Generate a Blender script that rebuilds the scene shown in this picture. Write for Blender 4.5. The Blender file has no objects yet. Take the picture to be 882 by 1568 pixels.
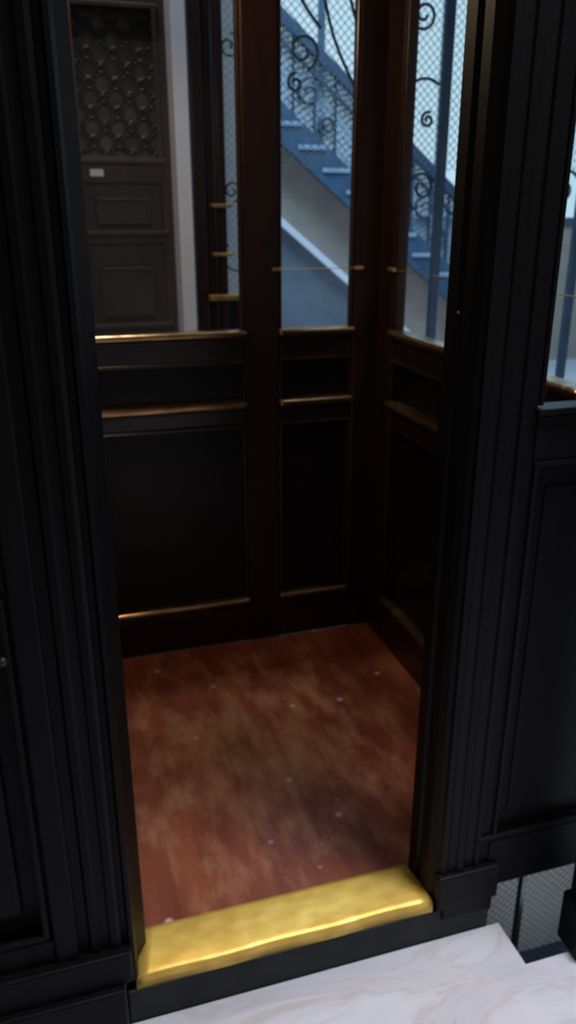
import bpy, math, random, bmesh
from mathutils import Vector
random.seed(4)
S=bpy.context.scene
S.view_settings.view_transform='Standard'
S.view_settings.look='None'

# ---------------- materials ----------------
def newmat(n):
    m=bpy.data.materials.new(n); m.use_nodes=True
    nt=m.node_tree; b=nt.nodes['Principled BSDF']
    return m,nt,b
def simple(n,c1,c2=None,rough=.5,metal=0,scale=(4,4,4),detail=5,bump=0,spec=.5,rv=0,nscale=3.0):
    m,nt,b=newmat(n); N=nt.nodes; L=nt.links
    c2=c2 or tuple(v*.7 for v in c1)
    tc=N.new('ShaderNodeTexCoord'); mp=N.new('ShaderNodeMapping'); mp.inputs['Scale'].default_value=scale
    no=N.new('ShaderNodeTexNoise'); no.inputs['Scale'].default_value=nscale; no.inputs['Detail'].default_value=detail
    cr=N.new('ShaderNodeValToRGB'); cr.color_ramp.elements[0].position=.32; cr.color_ramp.elements[1].position=.7
    cr.color_ramp.elements[0].color=(*c1,1); cr.color_ramp.elements[1].color=(*c2,1)
    L.new(tc.outputs['Object'],mp.inputs[0]); L.new(mp.outputs[0],no.inputs['Vector']); L.new(no.outputs['Fac'],cr.inputs[0])
    L.new(cr.outputs[0],b.inputs['Base Color'])
    b.inputs['Roughness'].default_value=rough; b.inputs['Metallic'].default_value=metal
    b.inputs['Specular IOR Level'].default_value=spec
    if bump:
        bp=N.new('ShaderNodeBump'); bp.inputs['Strength'].default_value=bump; bp.inputs['Distance'].default_value=.004
        L.new(no.outputs['Fac'],bp.inputs['Height']); L.new(bp.outputs[0],b.inputs['Normal'])
    if rv:
        mr=N.new('ShaderNodeMapRange'); mr.inputs['To Min'].default_value=rough-rv; mr.inputs['To Max'].default_value=rough+rv
        L.new(no.outputs['Fac'],mr.inputs['Value']); L.new(mr.outputs[0],b.inputs['Roughness'])
    return m
W_OUT=simple('dark_lacquered_wood',(.0026,.0023,.0027),(.0050,.0043,.0047),.48,0,(9,9,.7),6,.25,.14)
W_IN=simple('mahogany_dark',(.016,.0064,.0054),(.030,.0104,.0082),.38,0,(9,9,.8),6,.2,.35)
W_INH=simple('mahogany_dark_rails',(.017,.0066,.0054),(.034,.0118,.0086),.28,0,(.9,9,9),6,.2,.5)
W_PANEL=simple('panel_blackened_wood',(.0048,.0034,.0030),(.0090,.0062,.0052),.42,0,(6,6,.8),6,.2,.28)
W_LEDGE=simple('worn_varnish_ledge',(.24,.14,.07),(.62,.38,.18),.21,.9,(3,14,14),7,.35,.6)
W_DOOR=simple('old_door_wood',(.032,.021,.018),(.054,.036,.030),.5,0,(8,8,.8),6,.2,.35)
BRASS=simple('brass_worn',(1.0,.66,.14),(.74,.44,.07),.42,.42,(8,12,9),8,.35,.5,.08,2.2)
BRASSD=simple('brass_dull',(.7,.42,.12),(.4,.22,.07),.35,.8,(6,6,6),4)
STONE=simple('dark_slate_step',(.010,.013,.014),(.022,.026,.027),.5,0,(5,5,5),7,.2,.2)
PLASTER=simple('plaster_wall',(.42,.36,.30),(.35,.30,.25),.85,0,(2,2,2))
PLASTER_L=simple('plaster_light',(.72,.69,.64),(.62,.59,.55),.85,0,(2,2,2))
DADO=simple('painted_dado',(.17,.20,.235),(.125,.15,.18),.7,0,(2,2,2))
BEIGE=simple('stair_beige',(.38,.31,.26),(.30,.255,.225),.8,0,(2,2,2))
WHITE=simple('white_paint',(.86,.85,.90),(.80,.80,.86),.4,0,(2,2,2))
IRON=simple('wrought_iron',(.026,.055,.10),(.04,.075,.13),.45,.1,(9,9,9))
IRONB=simple('black_iron',(.016,.013,.011),(.028,.021,.015),.4,.3,(9,9,9))
WIRE=simple('galvanised_wire',(.18,.29,.38),(.14,.23,.31),.5,.2,(9,9,9))
STEEL=simple('blue_painted_stair_steel',(.055,.12,.20),(.038,.085,.15),.5,.1,(3,3,3))
TREAD=simple('stair_tread_stone',(.30,.40,.50),(.22,.30,.39),.6,0,(3,3,3))
PLATE=simple('enamel_label',(.9,.9,.88),(.8,.8,.78),.3)
# marble with soft veins
MARBLE,nt,b=newmat('veined_pale_marble'); N=nt.nodes;L=nt.links
tc=N.new('ShaderNodeTexCoord')
na=N.new('ShaderNodeTexNoise'); na.inputs['Scale'].default_value=2.2; na.inputs['Detail'].default_value=9; na.inputs['Roughness'].default_value=.62; na.inputs['Distortion'].default_value=1.0
mpm=N.new('ShaderNodeMapping'); mpm.inputs['Rotation'].default_value=(0,0,.7); mpm.inputs['Scale'].default_value=(1,3.2,1)
L.new(tc.outputs['Object'],mpm.inputs[0]); L.new(mpm.outputs[0],na.inputs['Vector'])
cm=N.new('ShaderNodeValToRGB'); e=cm.color_ramp.elements
e[0].position=.28; e[0].color=(.53,.53,.60,1); e[1].position=.70; e[1].color=(.72,.71,.77,1)
e2=cm.color_ramp.elements.new(.46); e2.color=(.64,.63,.69,1)
e3=cm.color_ramp.elements.new(.50); e3.color=(.58,.55,.58,1)
e4=cm.color_ramp.elements.new(.55); e4.color=(.67,.66,.71,1)
L.new(na.outputs['Fac'],cm.inputs[0]); L.new(cm.outputs[0],b.inputs['Base Color']); b.inputs['Roughness'].default_value=.4
# glass
GLASS,nt,b=newmat('window_glass')
nt.nodes.remove(b); N=nt.nodes;L=nt.links
tr=N.new('ShaderNodeBsdfTransparent'); tr.inputs[0].default_value=(.92,.96,.98,1)
gl=N.new('ShaderNodeBsdfGlossy'); gl.inputs['Roughness'].default_value=.03
lw=N.new('ShaderNodeLayerWeight'); lw.inputs[0].default_value=.5
pw_=N.new('ShaderNodeMath'); pw_.operation='POWER'; pw_.inputs[1].default_value=5; L.new(lw.outputs['Facing'],pw_.inputs[0])
ml=N.new('ShaderNodeMath'); ml.operation='MULTIPLY_ADD'; ml.inputs[1].default_value=.9; ml.inputs[2].default_value=.04; L.new(pw_.outputs[0],ml.inputs[0])
mx=N.new('ShaderNodeMixShader'); L.new(ml.outputs[0],mx.inputs[0]); L.new(tr.outputs[0],mx.inputs[1]); L.new(gl.outputs[0],mx.inputs[2])
L.new(mx.outputs[0],N['Material Output'].inputs[0])
# lamp
LAMP,nt,b=newmat('lamp_opal_glass')
b.inputs['Base Color'].default_value=(1,.9,.7,1); b.inputs['Emission Color'].default_value=(1,.72,.38,1); b.inputs['Emission Strength'].default_value=12
# floor planks
PLANK,nt,b=newmat('worn_red_plank_floor'); N=nt.nodes;L=nt.links
tc=N.new('ShaderNodeTexCoord')
mp=N.new('ShaderNodeMapping'); mp.inputs['Scale'].default_value=(7,1.3,1)
L.new(tc.outputs['Object'],mp.inputs[0])
n1=N.new('ShaderNodeTexNoise'); n1.inputs['Scale'].default_value=2.2; n1.inputs['Detail'].default_value=8
L.new(mp.outputs[0],n1.inputs['Vector'])
cr=N.new('ShaderNodeValToRGB'); e=cr.color_ramp.elements
e[0].position=.3; e[0].color=(.165,.040,.020,1); e[1].position=.72; e[1].color=(.285,.078,.036,1)
L.new(n1.outputs['Fac'],cr.inputs[0])
at=N.new('ShaderNodeAttribute'); at.attribute_name='tint'
mul=N.new('ShaderNodeMixRGB'); mul.blend_type='MULTIPLY'; mul.inputs[0].default_value=1
L.new(cr.outputs[0],mul.inputs[1]); L.new(at.outputs['Color'],mul.inputs[2])
n2=N.new('ShaderNodeTexNoise'); n2.inputs['Scale'].default_value=6.5; n2.inputs['Detail'].default_value=9; n2.inputs['Roughness'].default_value=.62
mp2=N.new('ShaderNodeMapping'); mp2.inputs['Scale'].default_value=(1.9,.8,1); L.new(tc.outputs['Object'],mp2.inputs[0]); L.new(mp2.outputs[0],n2.inputs['Vector'])
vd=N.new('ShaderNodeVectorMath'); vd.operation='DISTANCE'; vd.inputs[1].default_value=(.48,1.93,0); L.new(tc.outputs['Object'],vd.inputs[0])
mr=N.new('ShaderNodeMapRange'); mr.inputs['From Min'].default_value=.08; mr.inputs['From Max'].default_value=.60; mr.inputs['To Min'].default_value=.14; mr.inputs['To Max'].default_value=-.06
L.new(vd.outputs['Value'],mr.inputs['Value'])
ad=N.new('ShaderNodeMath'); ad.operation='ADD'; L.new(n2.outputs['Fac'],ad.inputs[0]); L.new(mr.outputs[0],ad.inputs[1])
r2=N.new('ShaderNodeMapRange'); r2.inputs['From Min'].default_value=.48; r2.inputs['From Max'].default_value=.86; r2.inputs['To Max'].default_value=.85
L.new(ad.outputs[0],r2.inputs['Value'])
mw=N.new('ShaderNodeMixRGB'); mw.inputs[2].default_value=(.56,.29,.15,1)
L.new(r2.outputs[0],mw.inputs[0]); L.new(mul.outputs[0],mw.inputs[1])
vo=N.new('ShaderNodeTexVoronoi'); vo.inputs['Scale'].default_value=8; L.new(tc.outputs['Object'],vo.inputs['Vector'])
lt=N.new('ShaderNodeMapRange'); lt.inputs['From Min'].default_value=.10; lt.inputs['From Max'].default_value=.04; lt.inputs['To Max'].default_value=.75
L.new(vo.outputs['Distance'],lt.inputs['Value'])
sp=N.new('ShaderNodeMixRGB'); sp.inputs[2].default_value=(.70,.52,.42,1); L.new(lt.outputs[0],sp.inputs[0]); L.new(mw.outputs[0],sp.inputs[1])
L.new(sp.outputs[0],b.inputs['Base Color']); b.inputs['Roughness'].default_value=.45; b.inputs['Specular IOR Level'].default_value=.25

# ---------------- helpers ----------------
def empty(n,loc=(0,0,0)):
    o=bpy.data.objects.new(n,None); S.collection.objects.link(o); o.location=loc; o.empty_display_size=.1; return o
def mesh(n,v,f,mat,parent=None,bev=0,smooth=False,seg=2):
    me=bpy.data.meshes.new(n); me.from_pydata(v,[],f); me.update()
    o=bpy.data.objects.new(n,me); S.collection.objects.link(o); me.materials.append(mat)
    if parent: o.parent=parent
    if bev:
        md=o.modifiers.new('b','BEVEL'); md.width=bev; md.segments=seg; md.limit_method='ANGLE'
    if smooth:
        for p in me.polygons: p.use_smooth=True
    return o
BF=[(0,1,3,2),(4,6,7,5),(0,4,5,1),(2,3,7,6),(0,2,6,4),(1,5,7,3)]
def bv(x0,x1,y0,y1,z0,z1):
    return [(x,y,z) for x in(x0,x1) for y in(y0,y1) for z in(z0,z1)]
def box(n,x0,x1,y0,y1,z0,z1,mat,parent=None,bev=.003):
    return mesh(n,bv(x0,x1,y0,y1,z0,z1),BF,mat,parent,bev)
def boxes(n,lst,mat,parent=None,bev=.003,seg=2):
    v=[];f=[]
    for b_ in lst:
        k=len(v); v+=bv(*b_); f+=[tuple(i+k for i in q) for q in BF]
    return mesh(n,v,f,mat,parent,bev,False,seg)
def extr(n,prof,mat,parent,axis,a0,a1,bev=.0,smooth=False):
    k=len(prof); v=[]
    for a in(a0,a1):
        for p,q in prof:
            v.append({'x':(a,p,q),'y':(p,a,q),'z':(p,q,a)}[axis])
    f=[tuple(range(k))[::-1],tuple(range(k,2*k))]
    for i in range(k):
        j=(i+1)%k; f.append((i,j,k+j,k+i))
    o=mesh(n,v,f,mat,parent,bev)
    bm=bmesh.new(); bm.from_mesh(o.data); bmesh.ops.recalc_face_normals(bm,faces=bm.faces); bm.to_mesh(o.data); bm.free()
    return o
def curves(n,splines,r,mat,parent=None,res=1,cyc=False):
    cu=bpy.data.curves.new(n,'CURVE'); cu.dimensions='3D'; cu.bevel_depth=r; cu.bevel_resolution=res; cu.use_fill_caps=True
    for pts in splines:
        s=cu.splines.new('POLY'); s.points.add(len(pts)-1); s.use_cyclic_u=cyc
        for i,p in enumerate(pts): s.points[i].co=(*p,1)
    cu.materials.append(mat)
    o=bpy.data.objects.new(n,cu); S.collection.objects.link(o)
    if parent:o.parent=parent
    return o
def spiral(cx,cz,y,r0,r1,a0,turns,n=40,sx=1):
    out=[]
    for i in range(n+1):
        t=i/n; r=r0+(r1-r0)*t; a=a0+turns*2*math.pi*t
        out.append((cx+sx*r*math.cos(a),y,cz+r*math.sin(a)))
    return out
def smoothc(pts,y,n=8):
    out=[];P=[pts[0]]+pts+[pts[-1]]
    for i in range(1,len(P)-2):
        p0,p1,p2,p3=P[i-1:i+3]
        for k in range(n):
            t=k/n
            q=[.5*((2*p1[a])+(-p0[a]+p2[a])*t+(2*p0[a]-5*p1[a]+4*p2[a]-p3[a])*t*t+(-p0[a]+3*p1[a]-3*p2[a]+p3[a])*t**3) for a in(0,1)]
            out.append((q[0],y,q[1]))
    out.append((pts[-1][0],y,pts[-1][1])); return out
def diag(x0,x1,z0,z1,y,s):
    out=[]; w=x1-x0; h=z1-z0
    k=s
    while k<w+h:
        pa=(max(0,k-h),min(k,h)); pb=(min(k,w),max(0,k-w))
        out.append([(x0+pa[0],y,z0+pa[1]),(x0+pb[0],y,z0+pb[1])])
        out.append([(x1-pa[0],y+.002,z0+pa[1]),(x1-pb[0],y+.002,z0+pb[1])])
        k+=s
    return out

# ---------------- building shell ----------------
FZ=-.12
fl=empty('floor')
extr('marble_landing',[(-2,-2),(7,-2),(7,1.13),(.92,1.13),(.92,1.25),(-2,1.25)],MARBLE,fl,'z',FZ-.2,FZ)
boxes('hall_slab',[(-2,7,3.05,8.2,FZ-.2,FZ),(-2,-.6,1.252,3.05,FZ-.2,FZ),(1.75,7,1.132,3.05,FZ-.2,FZ)],MARBLE,fl,.0)
sh=empty('elevator_pit')
boxes('pit_walls',[(-.6,1.75,3.05,3.15,-1.6,FZ-.2),(-.6,-.5,1.25,3.05,-1.6,FZ-.2),(1.65,1.75,1.13,3.05,-1.6,FZ-.2),(-.6,1.75,1.0,1.12,-1.6,FZ-.2),(-.6,1.75,1.0,3.15,-1.7,-1.6)],DADO,sh,0)
box('ceiling',-2.1,7.1,-2.1,8.3,4.8,4.9,PLASTER_L,None,0)
box('wall_left',-2.1,-2,-2.1,8.3,FZ,4.8,PLASTER,None,0)
box('wall_right',7,7.1,-2.1,8.3,FZ,4.8,PLASTER,None,0)
box('wall_front',-2,7,-2.1,-2,FZ,4.8,PLASTER,None,0)
wb=empty('wall_back')
boxes('wall_back_masonry',[(-2,1.5,8.2,8.3,FZ,4.8),(6.8,7,8.2,8.3,FZ,4.8),(1.5,6.8,8.2,8.3,FZ,1.4),(1.5,6.8,8.2,8.3,4.5,4.8)],PLASTER,wb,0)
win=empty('window_1')
L_=[(1.5,6.8,8.16,8.24,1.4,1.48),(1.5,6.8,8.16,8.24,4.42,4.5)]
for i in range(5): 
    x=1.5+i*1.31; L_.append((x,x+.06,8.17,8.23,1.48,4.42))
boxes('window_frame',L_,STEEL,win,.004)
mesh('window_pane',[(1.5,8.2,1.48),(6.8,8.2,1.48),(6.8,8.2,4.42),(1.5,8.2,4.42)],[(0,1,2,3)],GLASS,win)
wp=empty('wall_partition')
boxes('partition_masonry',[(-2,.06,3.76,3.9,FZ,4.8),(.06,.60,3.76,3.9,2.62,4.8)],PLASTER,wp,0)
box('trim_1',.606,.666,3.56,3.9,FZ,4.8,WHITE,None,.004)
box('wall_pier',.91,1.20,4.2,4.9,FZ,4.8,PLASTER_L,None,.004)

# ---------------- door with iron grille ----------------
d=empty('door_1')
dx0,dx1=.10,.605; gx0,gx1=.235,.55
Y=3.70
boxes('stiles',[(dx0,gx0-.012,Y,Y+.05,FZ,2.62),(gx1+.012,dx1,Y,Y+.05,FZ,2.62)],W_DOOR,d)
boxes('rails',[(gx0-.012,gx1+.012,Y,Y+.05,2.29,2.62),(gx0-.012,gx1+.012,Y,Y+.05,1.63,1.735),(gx0-.012,gx1+.012,Y,Y+.05,1.385,1.425),(gx0-.012,gx1+.012,Y,Y+.05,.95,1.035),(gx0-.012,gx1+.012,Y,Y+.05,FZ,.1)],W_DOOR,d)
box('panel_backs',gx0-.012,gx1+.012,Y+.02,Y+.045,FZ,1.7,W_DOOR,d)
boxes('raised_fields',[(.275,.51,Y+.004,Y+.03,1.46,1.57),(.275,.51,Y+.004,Y+.03,1.07,1.285),(.275,.51,Y+.004,Y+.03,.18,.86)],W_DOOR,d,.008)
boxes('mouldings',[(gx0-.03,gx1+.03,Y-.022,Y,1.705,1.725),(gx0-.03,gx1+.03,Y-.022,Y,1.42,1.438),(gx0-.03,gx1+.03,Y-.022,Y,1.025,1.045),
  (gx0-.03,gx1+.03,Y-.018,Y,2.275,2.295),(gx0-.02,gx0,Y-.018,Y,1.725,2.275),(gx1,gx1+.02,Y-.018,Y,1.725,2.275),(.28,.505,Y-.008,Y+.006,1.56,1.57),(.28,.505,Y-.008,Y+.006,1.275,1.287)],W_DOOR,d,.004)
box('grille_backing',gx0-.01,gx1+.01,Y+.03,Y+.045,1.7,2.3,simple('grille_backing_glass',(.20,.15,.10),(.085,.07,.058),.5,0,(4,4,4),5,0,.2),d,0)
ring=[];sp2=[]
nx,nz=3,5
cw=(gx1-gx0)/nx; chh=(2.275-1.735)/nz
def arc(cx,cz,r,a0,a1,n=10,sy=1): return [(cx+r*math.cos(a0+(a1-a0)*i/n),Y+.012,cz+sy*r*math.sin(a0+(a1-a0)*i/n)) for i in range(n+1)]
for i in range(nx):
    for j in range(nz):
        cx=gx0+cw*(i+.5); cz=1.735+chh*(j+.5)
        ring.append(spiral(cx,cz,Y+.010,.019,.019,0,1,14)[:-1])
        sp2.append([(cx-cw/2,Y+.014,cz-chh/2),(cx+cw/2,Y+.014,cz+chh/2)])
        sp2.append([(cx-cw/2,Y+.014,cz+chh/2),(cx+cw/2,Y+.014,cz-chh/2)])
        for sx_ in(-1,1): sp2.append(arc(cx+sx_*cw/2,cz,.032,math.pi/2 if sx_>0 else -math.pi/2,math.pi*1.5 if sx_>0 else math.pi/2))
        for sz_ in(-1,1): sp2.append(arc(cx,cz+sz_*chh/2,.032,math.pi if sz_>0 else 0,2*math.pi if sz_>0 else math.pi))
for i in range(nx+1):
    for j in range(nz+1):
        ring.append(spiral(gx0+cw*i,1.735+chh*j,Y+.010,.014,.014,0,1,12)[:-1])
curves('grille_rings',ring,.005,IRONB,d,1,True)
curves('grille_lattice',sp2,.0055,IRONB,d)
boxes('grille_edge',[(gx0,gx1,Y+.008,Y+.02,1.73,1.742),(gx0,gx1,Y+.008,Y+.02,2.268,2.28)],IRONB,d,.001)
box('label_plate',.262,.318,Y-.006,Y,1.655,1.683,PLATE,d,.001)
box('door_threshold',dx0,dx1,Y-.02,Y+.05,FZ,FZ+.012,W_DOOR,d)

# ---------------- shaft guide frame beyond cabin ----------------
g=empty('cage_corner_post')
boxes('timber_posts',[(.675,.725,3.56,3.66,FZ,3.2),(.735,.77,3.6,3.68,FZ,3.2),(.78,.818,3.58,3.66,FZ,3.2)],W_IN,g,.006)
boxes('low_panel',[(.818,1.06,3.6,3.66,FZ,1.15)],W_PANEL,g,.004)
boxes('brass_ledges',[(.745,.84,3.54,3.6,1.533,1.547),(.745,.84,3.54,3.6,1.335,1.348),(.72,.96,3.52,3.62,1.15,1.172)],BRASSD,g,.003)
curves('mesh_wires',diag(.818,1.0,1.18,2.6,3.63,.034),.0013,WIRE,g,0)
boxes('screen_rails',[(.985,1.0,3.62,3.64,1.15,2.6),(.818,1.0,3.62,3.64,2.59,2.61)],IRONB,g,.001)
curves('screen_scroll',[spiral(.85,1.60,3.61,.045,.008,-1.4,1.4),spiral(.85,2.15,3.61,.05,.008,1.4,-1.4),spiral(.865,1.33,3.61,.06,.06,2.2,.45)],.005,IRONB,g)

# ---------------- wrought iron shaft cage ----------------
c=empty('wrought_iron_cage')
CY=2.97
ZM=1.66
curves('cage_wires',diag(.80,2.6,ZM,2.6,CY,.030),.00135,WIRE,c,0)
boxes('cage_frame',[(.79,.815,CY-.015,CY+.015,FZ,2.62),(2.58,2.61,CY-.015,CY+.015,FZ,2.62),(.80,2.61,CY-.015,CY+.015,2.6,2.63),(.80,2.61,CY-.015,CY+.015,FZ,FZ+.03),
   (1.500,1.532,CY-.015,CY+.015,FZ,2.6),(2.14,2.17,CY-.015,CY+.015,FZ,2.6)],STEEL,c,.002)
yc=CY-.02
sc=[spiral(1.405,2.165,yc,.050,.010,-2.6,1.4),
    smoothc([(1.352,2.6),(1.350,2.45),(1.350,2.3),(1.362,2.13)],yc),
    spiral(1.425,1.88,yc,.085,.085,.9,.42),
    spiral(1.44,1.83,yc,.028,.006,1.2,1.4),
    spiral(.955,2.03,yc,.060,.014,-1.2,1.3),
    spiral(.93,1.93,yc,.032,.008,1.5,1.2),
    smoothc([(1.0,2.45),(1.02,2.25),(1.07,2.07),(1.165,1.90)],yc),
    smoothc([(1.08,2.5),(1.10,2.3),(1.13,2.18),(1.18,2.05)],yc),
    smoothc([(.86,2.5),(.89,2.3),(.95,2.18),(1.02,2.10)],yc),
    smoothc([(1.355,1.93),(1.338,1.83),(1.338,1.7),(1.36,1.6),(1.40,1.52)],yc),
    spiral(1.43,1.60,yc,.055,.01,2.8,-1.3),spiral(2.05,1.6,yc,.08,.01,0,1.5),spiral(2.3,1.5,yc,.08,.01,3,-1.5),
    spiral(2.22,1.8,yc,.07,.01,3,1.5)]
curves('scrolls',sc,.0058,IRON,c,2)

# ---------------- staircase beyond ----------------
st=empty('staircase')
SL=.80
def zl(x): return 2.0-SL*(x-1.78)
SY=6.0
x0,x1=1.35,4.0
th=.26
extr('stringer_near',[(x0,zl(x0)),(x1,zl(x1)),(x1,zl(x1)+th),(x0,zl(x0)+th)],STEEL,st,'y',SY,SY+.05)
extr('stringer_far',[(x0,zl(x0)),(x1,zl(x1)),(x1,zl(x1)+th),(x0,zl(x0)+th)],STEEL,st,'y',SY+1.3,SY+1.35)
extr('soffit',[(x0,zl(x0)+.02),(x1,zl(x1)+.02),(x1,zl(x1)+.05),(x0,zl(x0)+.05)],PLASTER_L,st,'y',SY+.05,SY+1.3)
tr=[]
n=14; run=(x1-x0)/n
for i in range(n):
    xa=x0+i*run; zt=zl(xa+run)+th-.02
    tr.append((xa-.01,xa+run+.02,SY-.01,SY+1.3,zt-.03,zt)); tr.append((xa+run-.02,xa+run,SY+.05,SY+1.3,zt-run*SL,zt-.03))
boxes('steps',tr,TREAD,st,.003)
extr('stringer_nosing',[(x0,zl(x0)-.02),(x1,zl(x1)-.02),(x1,zl(x1)+.035),(x0,zl(x0)+.035)],STEEL,st,'y',SY-.03,SY)
box('upper_landing',.95,x0,SY,SY+1.35,zl(x0)+.02,zl(x0)+th,PLASTER_L,st)
def wl(x): return zl(x)-.50
UY=SY+.08
xk=1.78+(2.0-.5-FZ)/SL
extr('understair_wall',[(x0,wl(x0)),(xk,FZ),(x1,FZ),(x1,zl(x1)),(x0,zl(x0))],BEIGE,st,'y',UY,UY+.1)
extr('understair_dado',[(x0,FZ),(xk,FZ),(x0,wl(x0))],DADO,st,'y',UY-.005,UY+.1)
extr('dado_skirting',[(x0,wl(x0)-.06),(xk-.08,FZ),(xk,FZ),(x0,wl(x0))],WHITE,st,'y',UY-.05,UY)
rl=empty('stair_railing')
hz=.80
def hr(x): return zl(x)+hz
extr('handrail',[(x0,hr(x0)-.05),(x1,hr(x1)-.05),(x1,hr(x1)+.04),(x0,hr(x0)+.04)],IRON,rl,'y',SY-.01,SY+.05)
extr('mid_rail',[(x0,hr(x0)-.17),(x1,hr(x1)-.17),(x1,hr(x1)-.14),(x0,hr(x0)-.14)],IRON,rl,'y',SY+.005,SY+.035)
bal=[];scr=[]
x=x0+.05;k=0
while x<x1:
    bal.append([(x,SY+.02,zl(x)+th),(x,SY+.02,hr(x))])
    if k%3==0:
        scr.append(spiral(x+.12,zl(x+.12)+th+.24,SY+.02,.10,.025,1.2,1.3)); scr.append(spiral(x+.26,zl(x+.26)+th+.14,SY+.02,.07,.02,4.2,-1.3))
    x+=.16;k+=1
curves('balusters',bal,.012,IRON,rl)
curves('railing_scrolls',scr,.014,IRON,rl,2)
inf=[]
hh=hz-th-.05
x=x0-.4
while x<x1+.4:
    for dr in(-1,1):
        xa,xb=x,x+dr*.38
        def cl(t): return xa+(xb-xa)*t
        if (cl(0)<x0 and cl(1)<x0) or (cl(0)>x1 and cl(1)>x1): continue
        lo,hi=0,1
        for lim in(x0,x1):
            tt=(lim-xa)/(xb-xa)
            if 0<tt<1:
                if (cl(0)<x0) or (cl(0)>x1): lo=tt
                else: hi=tt
        inf.append([(cl(t),SY+.04,zl(cl(t))+th+t*hh) for t in(lo,hi)])
    x+=.036
curves('infill_mesh',inf,.0075,TREAD,rl,0)
boxes('newel_post',[(x1,x1+.09,SY-.03,SY+.06,FZ,hr(x1)+.1)],IRON,rl,.01)

# ---------------- elevator cabin ----------------
cab=empty('elevator_cabin')
CX0,CX1,YF,YB=-.30,1.105,1.376,2.56
H=2.3
v=[];f=[];cols=[]
pw=.078; x=CX0
while x<CX1-.001:
    xe=min(x+pw-.0004,CX1)
    k=len(v); v+=bv(x,xe,YF-.005,YB,-.02,0); f+=[tuple(i+k for i in q) for q in BF]
    t=random.uniform(.84,1.08); cols+= [t]*6
    x+=pw
fo=mesh('plank_floor',v,f,PLANK,cab,0)
ca=fo.data.color_attributes.new('tint','FLOAT_COLOR','CORNER')
for p,t in zip(fo.data.polygons,cols):
    for l in p.loop_indices: ca.data[l].color=(t,t*.97,t*.95,1)
box('sub_floor',CX0-.04,CX1+.04,YF,YB+.05,-.10,-.022,W_PANEL,cab,0)
box('cabin_ceiling',CX0-.04,CX1+.04,YF,YB+.05,H,H+.05,W_IN,cab,0)
def wall(pref,umin,umax,stiles,conv):
    B=lambda n,l,mat,bev=.004,seg=2: boxes(pref+'_'+n,[conv(*q) for q in l],mat,cab,bev,seg)
    B('backing',[(umin,umax,.018,.04,0,1.12)],W_PANEL,0)
    B('stiles',[(a,b_,-.004,.04,0,H) for a,b_ in stiles],W_IN,.006)
    gaps=[(stiles[i][1],stiles[i+1][0]) for i in range(len(stiles)-1)]
    rails=[];led=[];beads=[]
    for a,b_ in gaps:
        rails+=[(a,b_,0,.035,0,.15),(a,b_,0,.035,.835,.895),(a,b_,0,.035,1.05,1.13),(a,b_,0,.035,2.15,H)]
        led+=[(a-.004,b_+.004,-.014,.03,.162,.180),(a-.004,b_+.004,-.022,.03,.892,.915),(a-.006,b_+.006,-.022,.035,1.128,1.150)]
        beads+=[(a,b_,-.008,.03,.148,.161),(a,b_,-.008,.03,.822,.834),(a,b_,-.008,.03,.880,.891),(a,b_,-.010,.03,1.042,1.054),(a,b_,-.008,.03,1.116,1.127),
                (a,a+.012,-.002,.03,.18,.82),(b_-.012,b_,-.002,.03,.18,.82),(a,a+.010,-.002,.03,.914,1.042),(b_-.010,b_,-.002,.03,.914,1.042),
                (a,a+.010,.0,.03,1.149,2.15),(b_-.010,b_,.0,.03,1.149,2.15)]
    B('rails',rails,W_INH); B('ledges',led,W_LEDGE,.011,4); B('beads',beads,W_INH,.004,3)
    vv=[];ff=[]
    for a,b_ in gaps:
        k=len(vv)
        for (u,z) in((a,1.149),(b_,1.149),(b_,2.15),(a,2.15)):
            q=conv(u,u,.018,.018,z,z); vv.append((q[0],q[2],q[4]))
        ff.append((k,k+1,k+2,k+3))
    mesh(pref+'_glass',vv,ff,GLASS,cab)
back=lambda u0,u1,d0,d1,z0,z1:(u0,u1,YB+d0,YB+d1,z0,z1)
wall('back',CX0,CX1,[(CX0,CX0+.09),(.035,.150),(.634,.752),(1.012,CX1+.04)],back)
right=lambda u0,u1,d0,d1,z0,z1:(CX1+d0,CX1+d1,u0,u1,z0,z1)
wall('right',YF,YB,[(YF,YF+.055),(2.43,YB)],right)
left=lambda u0,u1,d0,d1,z0,z1:(CX0-d1,CX0-d0,u0,u1,z0,z1)
wall('left',YF,YB,[(YF,YF+.055),(2.43,YB)],left)
curves('guard_rod',[[(.752,YB-.012,1.338),(1.012,YB-.012,1.338)],[(CX1-.012,1.44,1.338),(CX1-.012,2.43,1.338)]],.0014,BRASSD,cab,2)
boxes('guard_rod_brackets',[(.726,.756,YB-.018,YB-.003,1.332,1.344),(1.008,1.040,YB-.018,YB-.003,1.332,1.344),(CX1-.018,CX1-.003,2.42,2.46,1.332,1.344)],BRASSD,cab,.003)
bpy.ops.mesh.primitive_uv_sphere_add(radius=.07,segments=24,ring_count=12,location=(.16,2.22,H-.005))
o=bpy.context.object; o.name='ceiling_lamp_globe'; o.scale=(1,1,.35); o.data.materials.append(LAMP); o.parent=cab
for p in o.data.polygons:p.use_smooth=True

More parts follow.
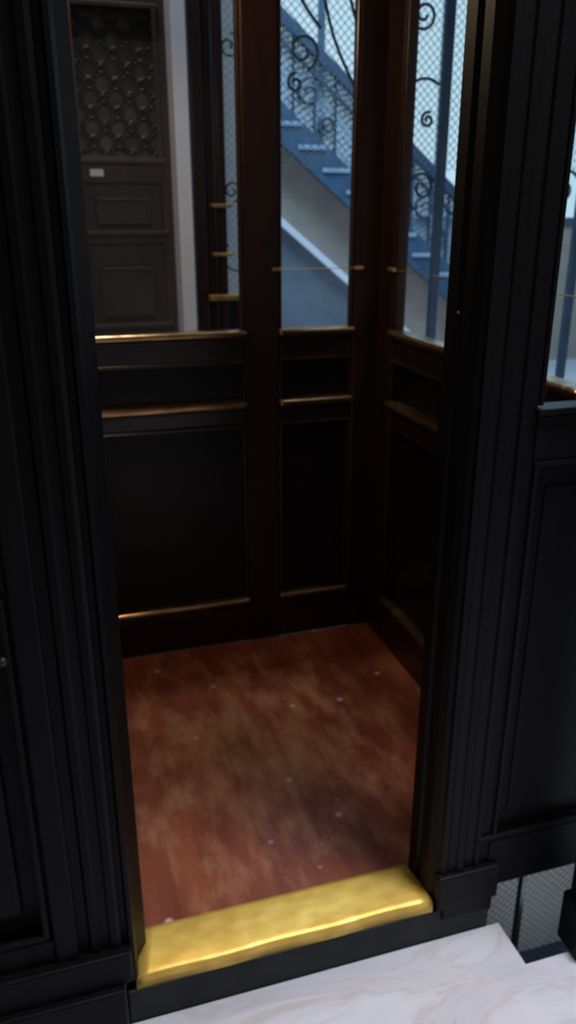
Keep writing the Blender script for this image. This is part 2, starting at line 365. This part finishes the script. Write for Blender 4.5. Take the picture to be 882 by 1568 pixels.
# ---------------- brass threshold ----------------
tb=empty('brass_threshold')
prof=[(1.254,-.030),(1.254,-.006),(1.256,-.001),(1.260,.002),(1.270,.004),(1.300,.005),(1.345,.004),(1.368,.002),(1.378,0),(1.378,-.030)]
v=[];f=[]
K=len(prof); NX=24
for i in range(NX+1):
    t=i/NX
    for (y,z) in prof:
        fy=(1.378-y)/.116
        xl=.080-.028*fy; xr=.724+.012*fy
        v.append((xl+(xr-xl)*t,y+.0015*math.sin(t*17)*fy,z))
for i in range(NX):
    for j in range(K):
        j2=(j+1)%K; a=i*K
        f.append((a+j,a+K+j,a+K+j2,a+j2))
f.append(tuple(range(K))); f.append(tuple(range(NX*K,NX*K+K))[::-1])
o=mesh('sill_plate',v,f,BRASS,tb,0)
for p in o.data.polygons: p.use_smooth=len(p.vertices)==4
sp_=empty('threshold_step')
boxes('riser',[(.03,.89,1.252,1.37,-.30,-.031)],STONE,sp_,.004)

# ---------------- landing door frame ----------------
fr=empty('landing_door_frame')
TOP=2.55
pl=[(-.06,1.30),(-.06,1.262),(-.035,1.262),(-.030,1.254),(-.018,1.252),(-.012,1.257),(.004,1.257),(.008,1.252),(.020,1.250),(.028,1.255),(.030,1.262),(.040,1.262),(.044,1.252),(.052,1.252),(.057,1.264),(.060,1.30),(.082,1.335),(.084,1.372),(-.06,1.372)]
extr('jamb_left',pl,W_OUT,fr,'z',-.0,TOP)
boxes('panel_left_stiles',[(-.10,-.055,1.25,1.30,.0,TOP),(-.50,-.42,1.25,1.30,0,TOP)],W_OUT,fr,.005)
boxes('panel_left_rails',[(-.42,-.10,1.255,1.30,.0,.16),(-.42,-.10,1.255,1.30,.92,1.0),(-.42,-.10,1.255,1.30,2.3,TOP)],W_OUT,fr,.005)
boxes('panel_left_fields',[(-.42,-.10,1.285,1.30,.1,2.4)],W_OUT,fr,0)
boxes('panel_left_raised',[(-.37,-.15,1.268,1.29,.22,.87),(-.37,-.15,1.268,1.29,1.06,2.2)],W_OUT,fr,.012)
boxes('panel_left_beads',[(-.118,-.106,1.250,1.262,.17,.91),(-.414,-.402,1.25,1.262,.17,.91),(-.41,-.11,1.25,1.262,.165,.177),(-.41,-.11,1.25,1.262,.905,.917)],W_OUT,fr,.003)
boxes('base_left',[(-.50,.026,1.215,1.30,FZ,.02),(-.50,.045,1.232,1.30,.02,.10)],W_OUT,fr,.005)
pr=[(.732,1.376),(.730,1.335),(.738,1.330),(.738,1.318),(.731,1.312),(.733,1.285),(.742,1.268),(.750,1.262),(.752,1.254),(.764,1.252),(.770,1.256),(.788,1.256),(.792,1.252),(.806,1.250),(.812,1.255),(.814,1.258),(.834,1.258),(.838,1.253),(.848,1.253),(.852,1.258),(.875,1.260),(.875,1.376)]
extr('jamb_right',pr,W_OUT,fr,'z',0,TOP)
boxes('panel_right_stiles',[(1.16,1.24,1.25,1.31,0,TOP)],W_OUT,fr,.005)
boxes('panel_right_rails',[(.875,1.16,1.255,1.31,0,.14),(.875,1.16,1.255,1.31,1.06,1.15),(.875,1.16,1.255,1.31,2.2,TOP)],W_OUT,fr,.005)
boxes('panel_right_field',[(.875,1.16,1.274,1.305,.1,1.1)],W_OUT,fr,0)
boxes('panel_right_raised',[(.92,1.12,1.270,1.276,.2,1.0)],W_OUT,fr,.004)
boxes('panel_right_beads',[(.878,.888,1.252,1.262,.145,1.055),(.84,1.16,1.250,1.262,.145,.157),(.878,1.16,1.252,1.262,1.047,1.056),(.87,1.16,1.246,1.30,1.15,1.162),(.876,.886,1.256,1.29,1.166,2.2)],W_OUT,fr,.003)
mesh('panel_right_glass',[(.875,1.292,1.16),(1.16,1.292,1.16),(1.16,1.292,2.2),(.875,1.292,2.2)],[(0,1,2,3)],GLASS,fr)
boxes('base_right',[(.742,.90,1.240,1.30,-.02,.075)],W_OUT,fr,.005)
boxes('base_right_low',[(.76,.89,1.244,1.30,-.06,-.02)],W_OUT,fr,.004)
boxes('door_head',[(-.50,1.24,1.25,1.376,2.2,TOP)],W_OUT,fr,.005)
boxes('corner_post',[(1.045,1.14,1.10,1.17,FZ,TOP),(1.035,1.15,1.09,1.18,FZ,.02)],W_OUT,fr,.006)
bpy.ops.mesh.primitive_uv_sphere_add(radius=.0032,segments=12,ring_count=8,location=(.734,1.331,1.334)); o=bpy.context.object; o.name='latch_pin'; o.data.materials.append(BRASSD); o.parent=fr
bpy.ops.mesh.primitive_uv_sphere_add(radius=.009,segments=16,ring_count=10,location=(-.12,1.245,.80)); o=bpy.context.object; o.name='door_knob'; o.data.materials.append(IRONB); o.parent=fr

# shaft lower mesh seen through gap
sm=empty('shaft_guard_mesh')
curves('guard_wires',diag(1.06,1.5,-.75,-.13,1.55,.025),.0009,IRON,sm,0)
boxes('guard_frame',[(1.04,1.06,1.54,1.56,-.78,-.12),(1.20,1.215,1.54,1.56,-.78,-.12),(1.48,1.5,1.54,1.56,-.78,-.12),(1.04,1.5,1.54,1.56,-.78,-.75)],IRONB,sm,.001)
box('stair_step_standin',1.10,1.6,1.72,1.74,-.9,-.36,PLASTER_L,sm)  # pale stand-in for the bluish lit stair step below the gap

# ---------------- lights ----------------
w=bpy.data.worlds.new('sky'); S.world=w; w.use_nodes=True
bg=w.node_tree.nodes['Background']; bg.inputs[0].default_value=(.60,.84,.97,1); bg.inputs[1].default_value=1.05
def area(n,loc,rot,size,e,col,spread=180):
    l=bpy.data.lights.new(n,'AREA'); l.energy=e; l.color=col; l.shape='RECTANGLE'; l.size=size[0]; l.size_y=size[1]; l.spread=math.radians(spread)
    o=bpy.data.objects.new(n,l); S.collection.objects.link(o); o.location=loc; o.rotation_euler=rot; return o
area('stairwell_fill_light',(2.9,5.0,4.7),(0,0,0),(3,1.4),270,(.47,.74,1))  # unseen bluish fill added to brighten the staircase
area('landing_ceiling_light',(1.3,.75,3.6),(0,0,0),(.6,.4),35,(.92,.93,1),100)
area('hall_fill_light',(.35,3.25,4.6),(0,0,0),(.4,.3),46,(1,.96,.93))  # added out of view to brighten the grille door and white trim
def point(n,loc,e,col,r=.05):
    l=bpy.data.lights.new(n,'POINT'); l.energy=e; l.color=col; l.shadow_soft_size=r
    o=bpy.data.objects.new(n,l); S.collection.objects.link(o); o.location=loc; return o
point('cabin_lamp_light',(.16,2.22,2.20),11.5,(1,.75,.48),.06)
point('pit_fill_light',(1.3,1.45,-.5),.4,(.6,.8,1),.05)  # small bluish fill added in the pit to light the pale plate

# ---------------- camera ----------------
cam=bpy.data.cameras.new('camera'); co=bpy.data.objects.new('camera',cam); S.collection.objects.link(co)
co.location=(0,0,1.5); co.rotation_euler=(math.radians(69.5),0,math.radians(-17))
cam.sensor_fit='VERTICAL'; cam.sensor_height=24; cam.lens=18.58; cam.clip_start=.02
cam.dof.use_dof=True; cam.dof.focus_distance=.8; cam.dof.aperture_fstop=4.5
S.camera=co
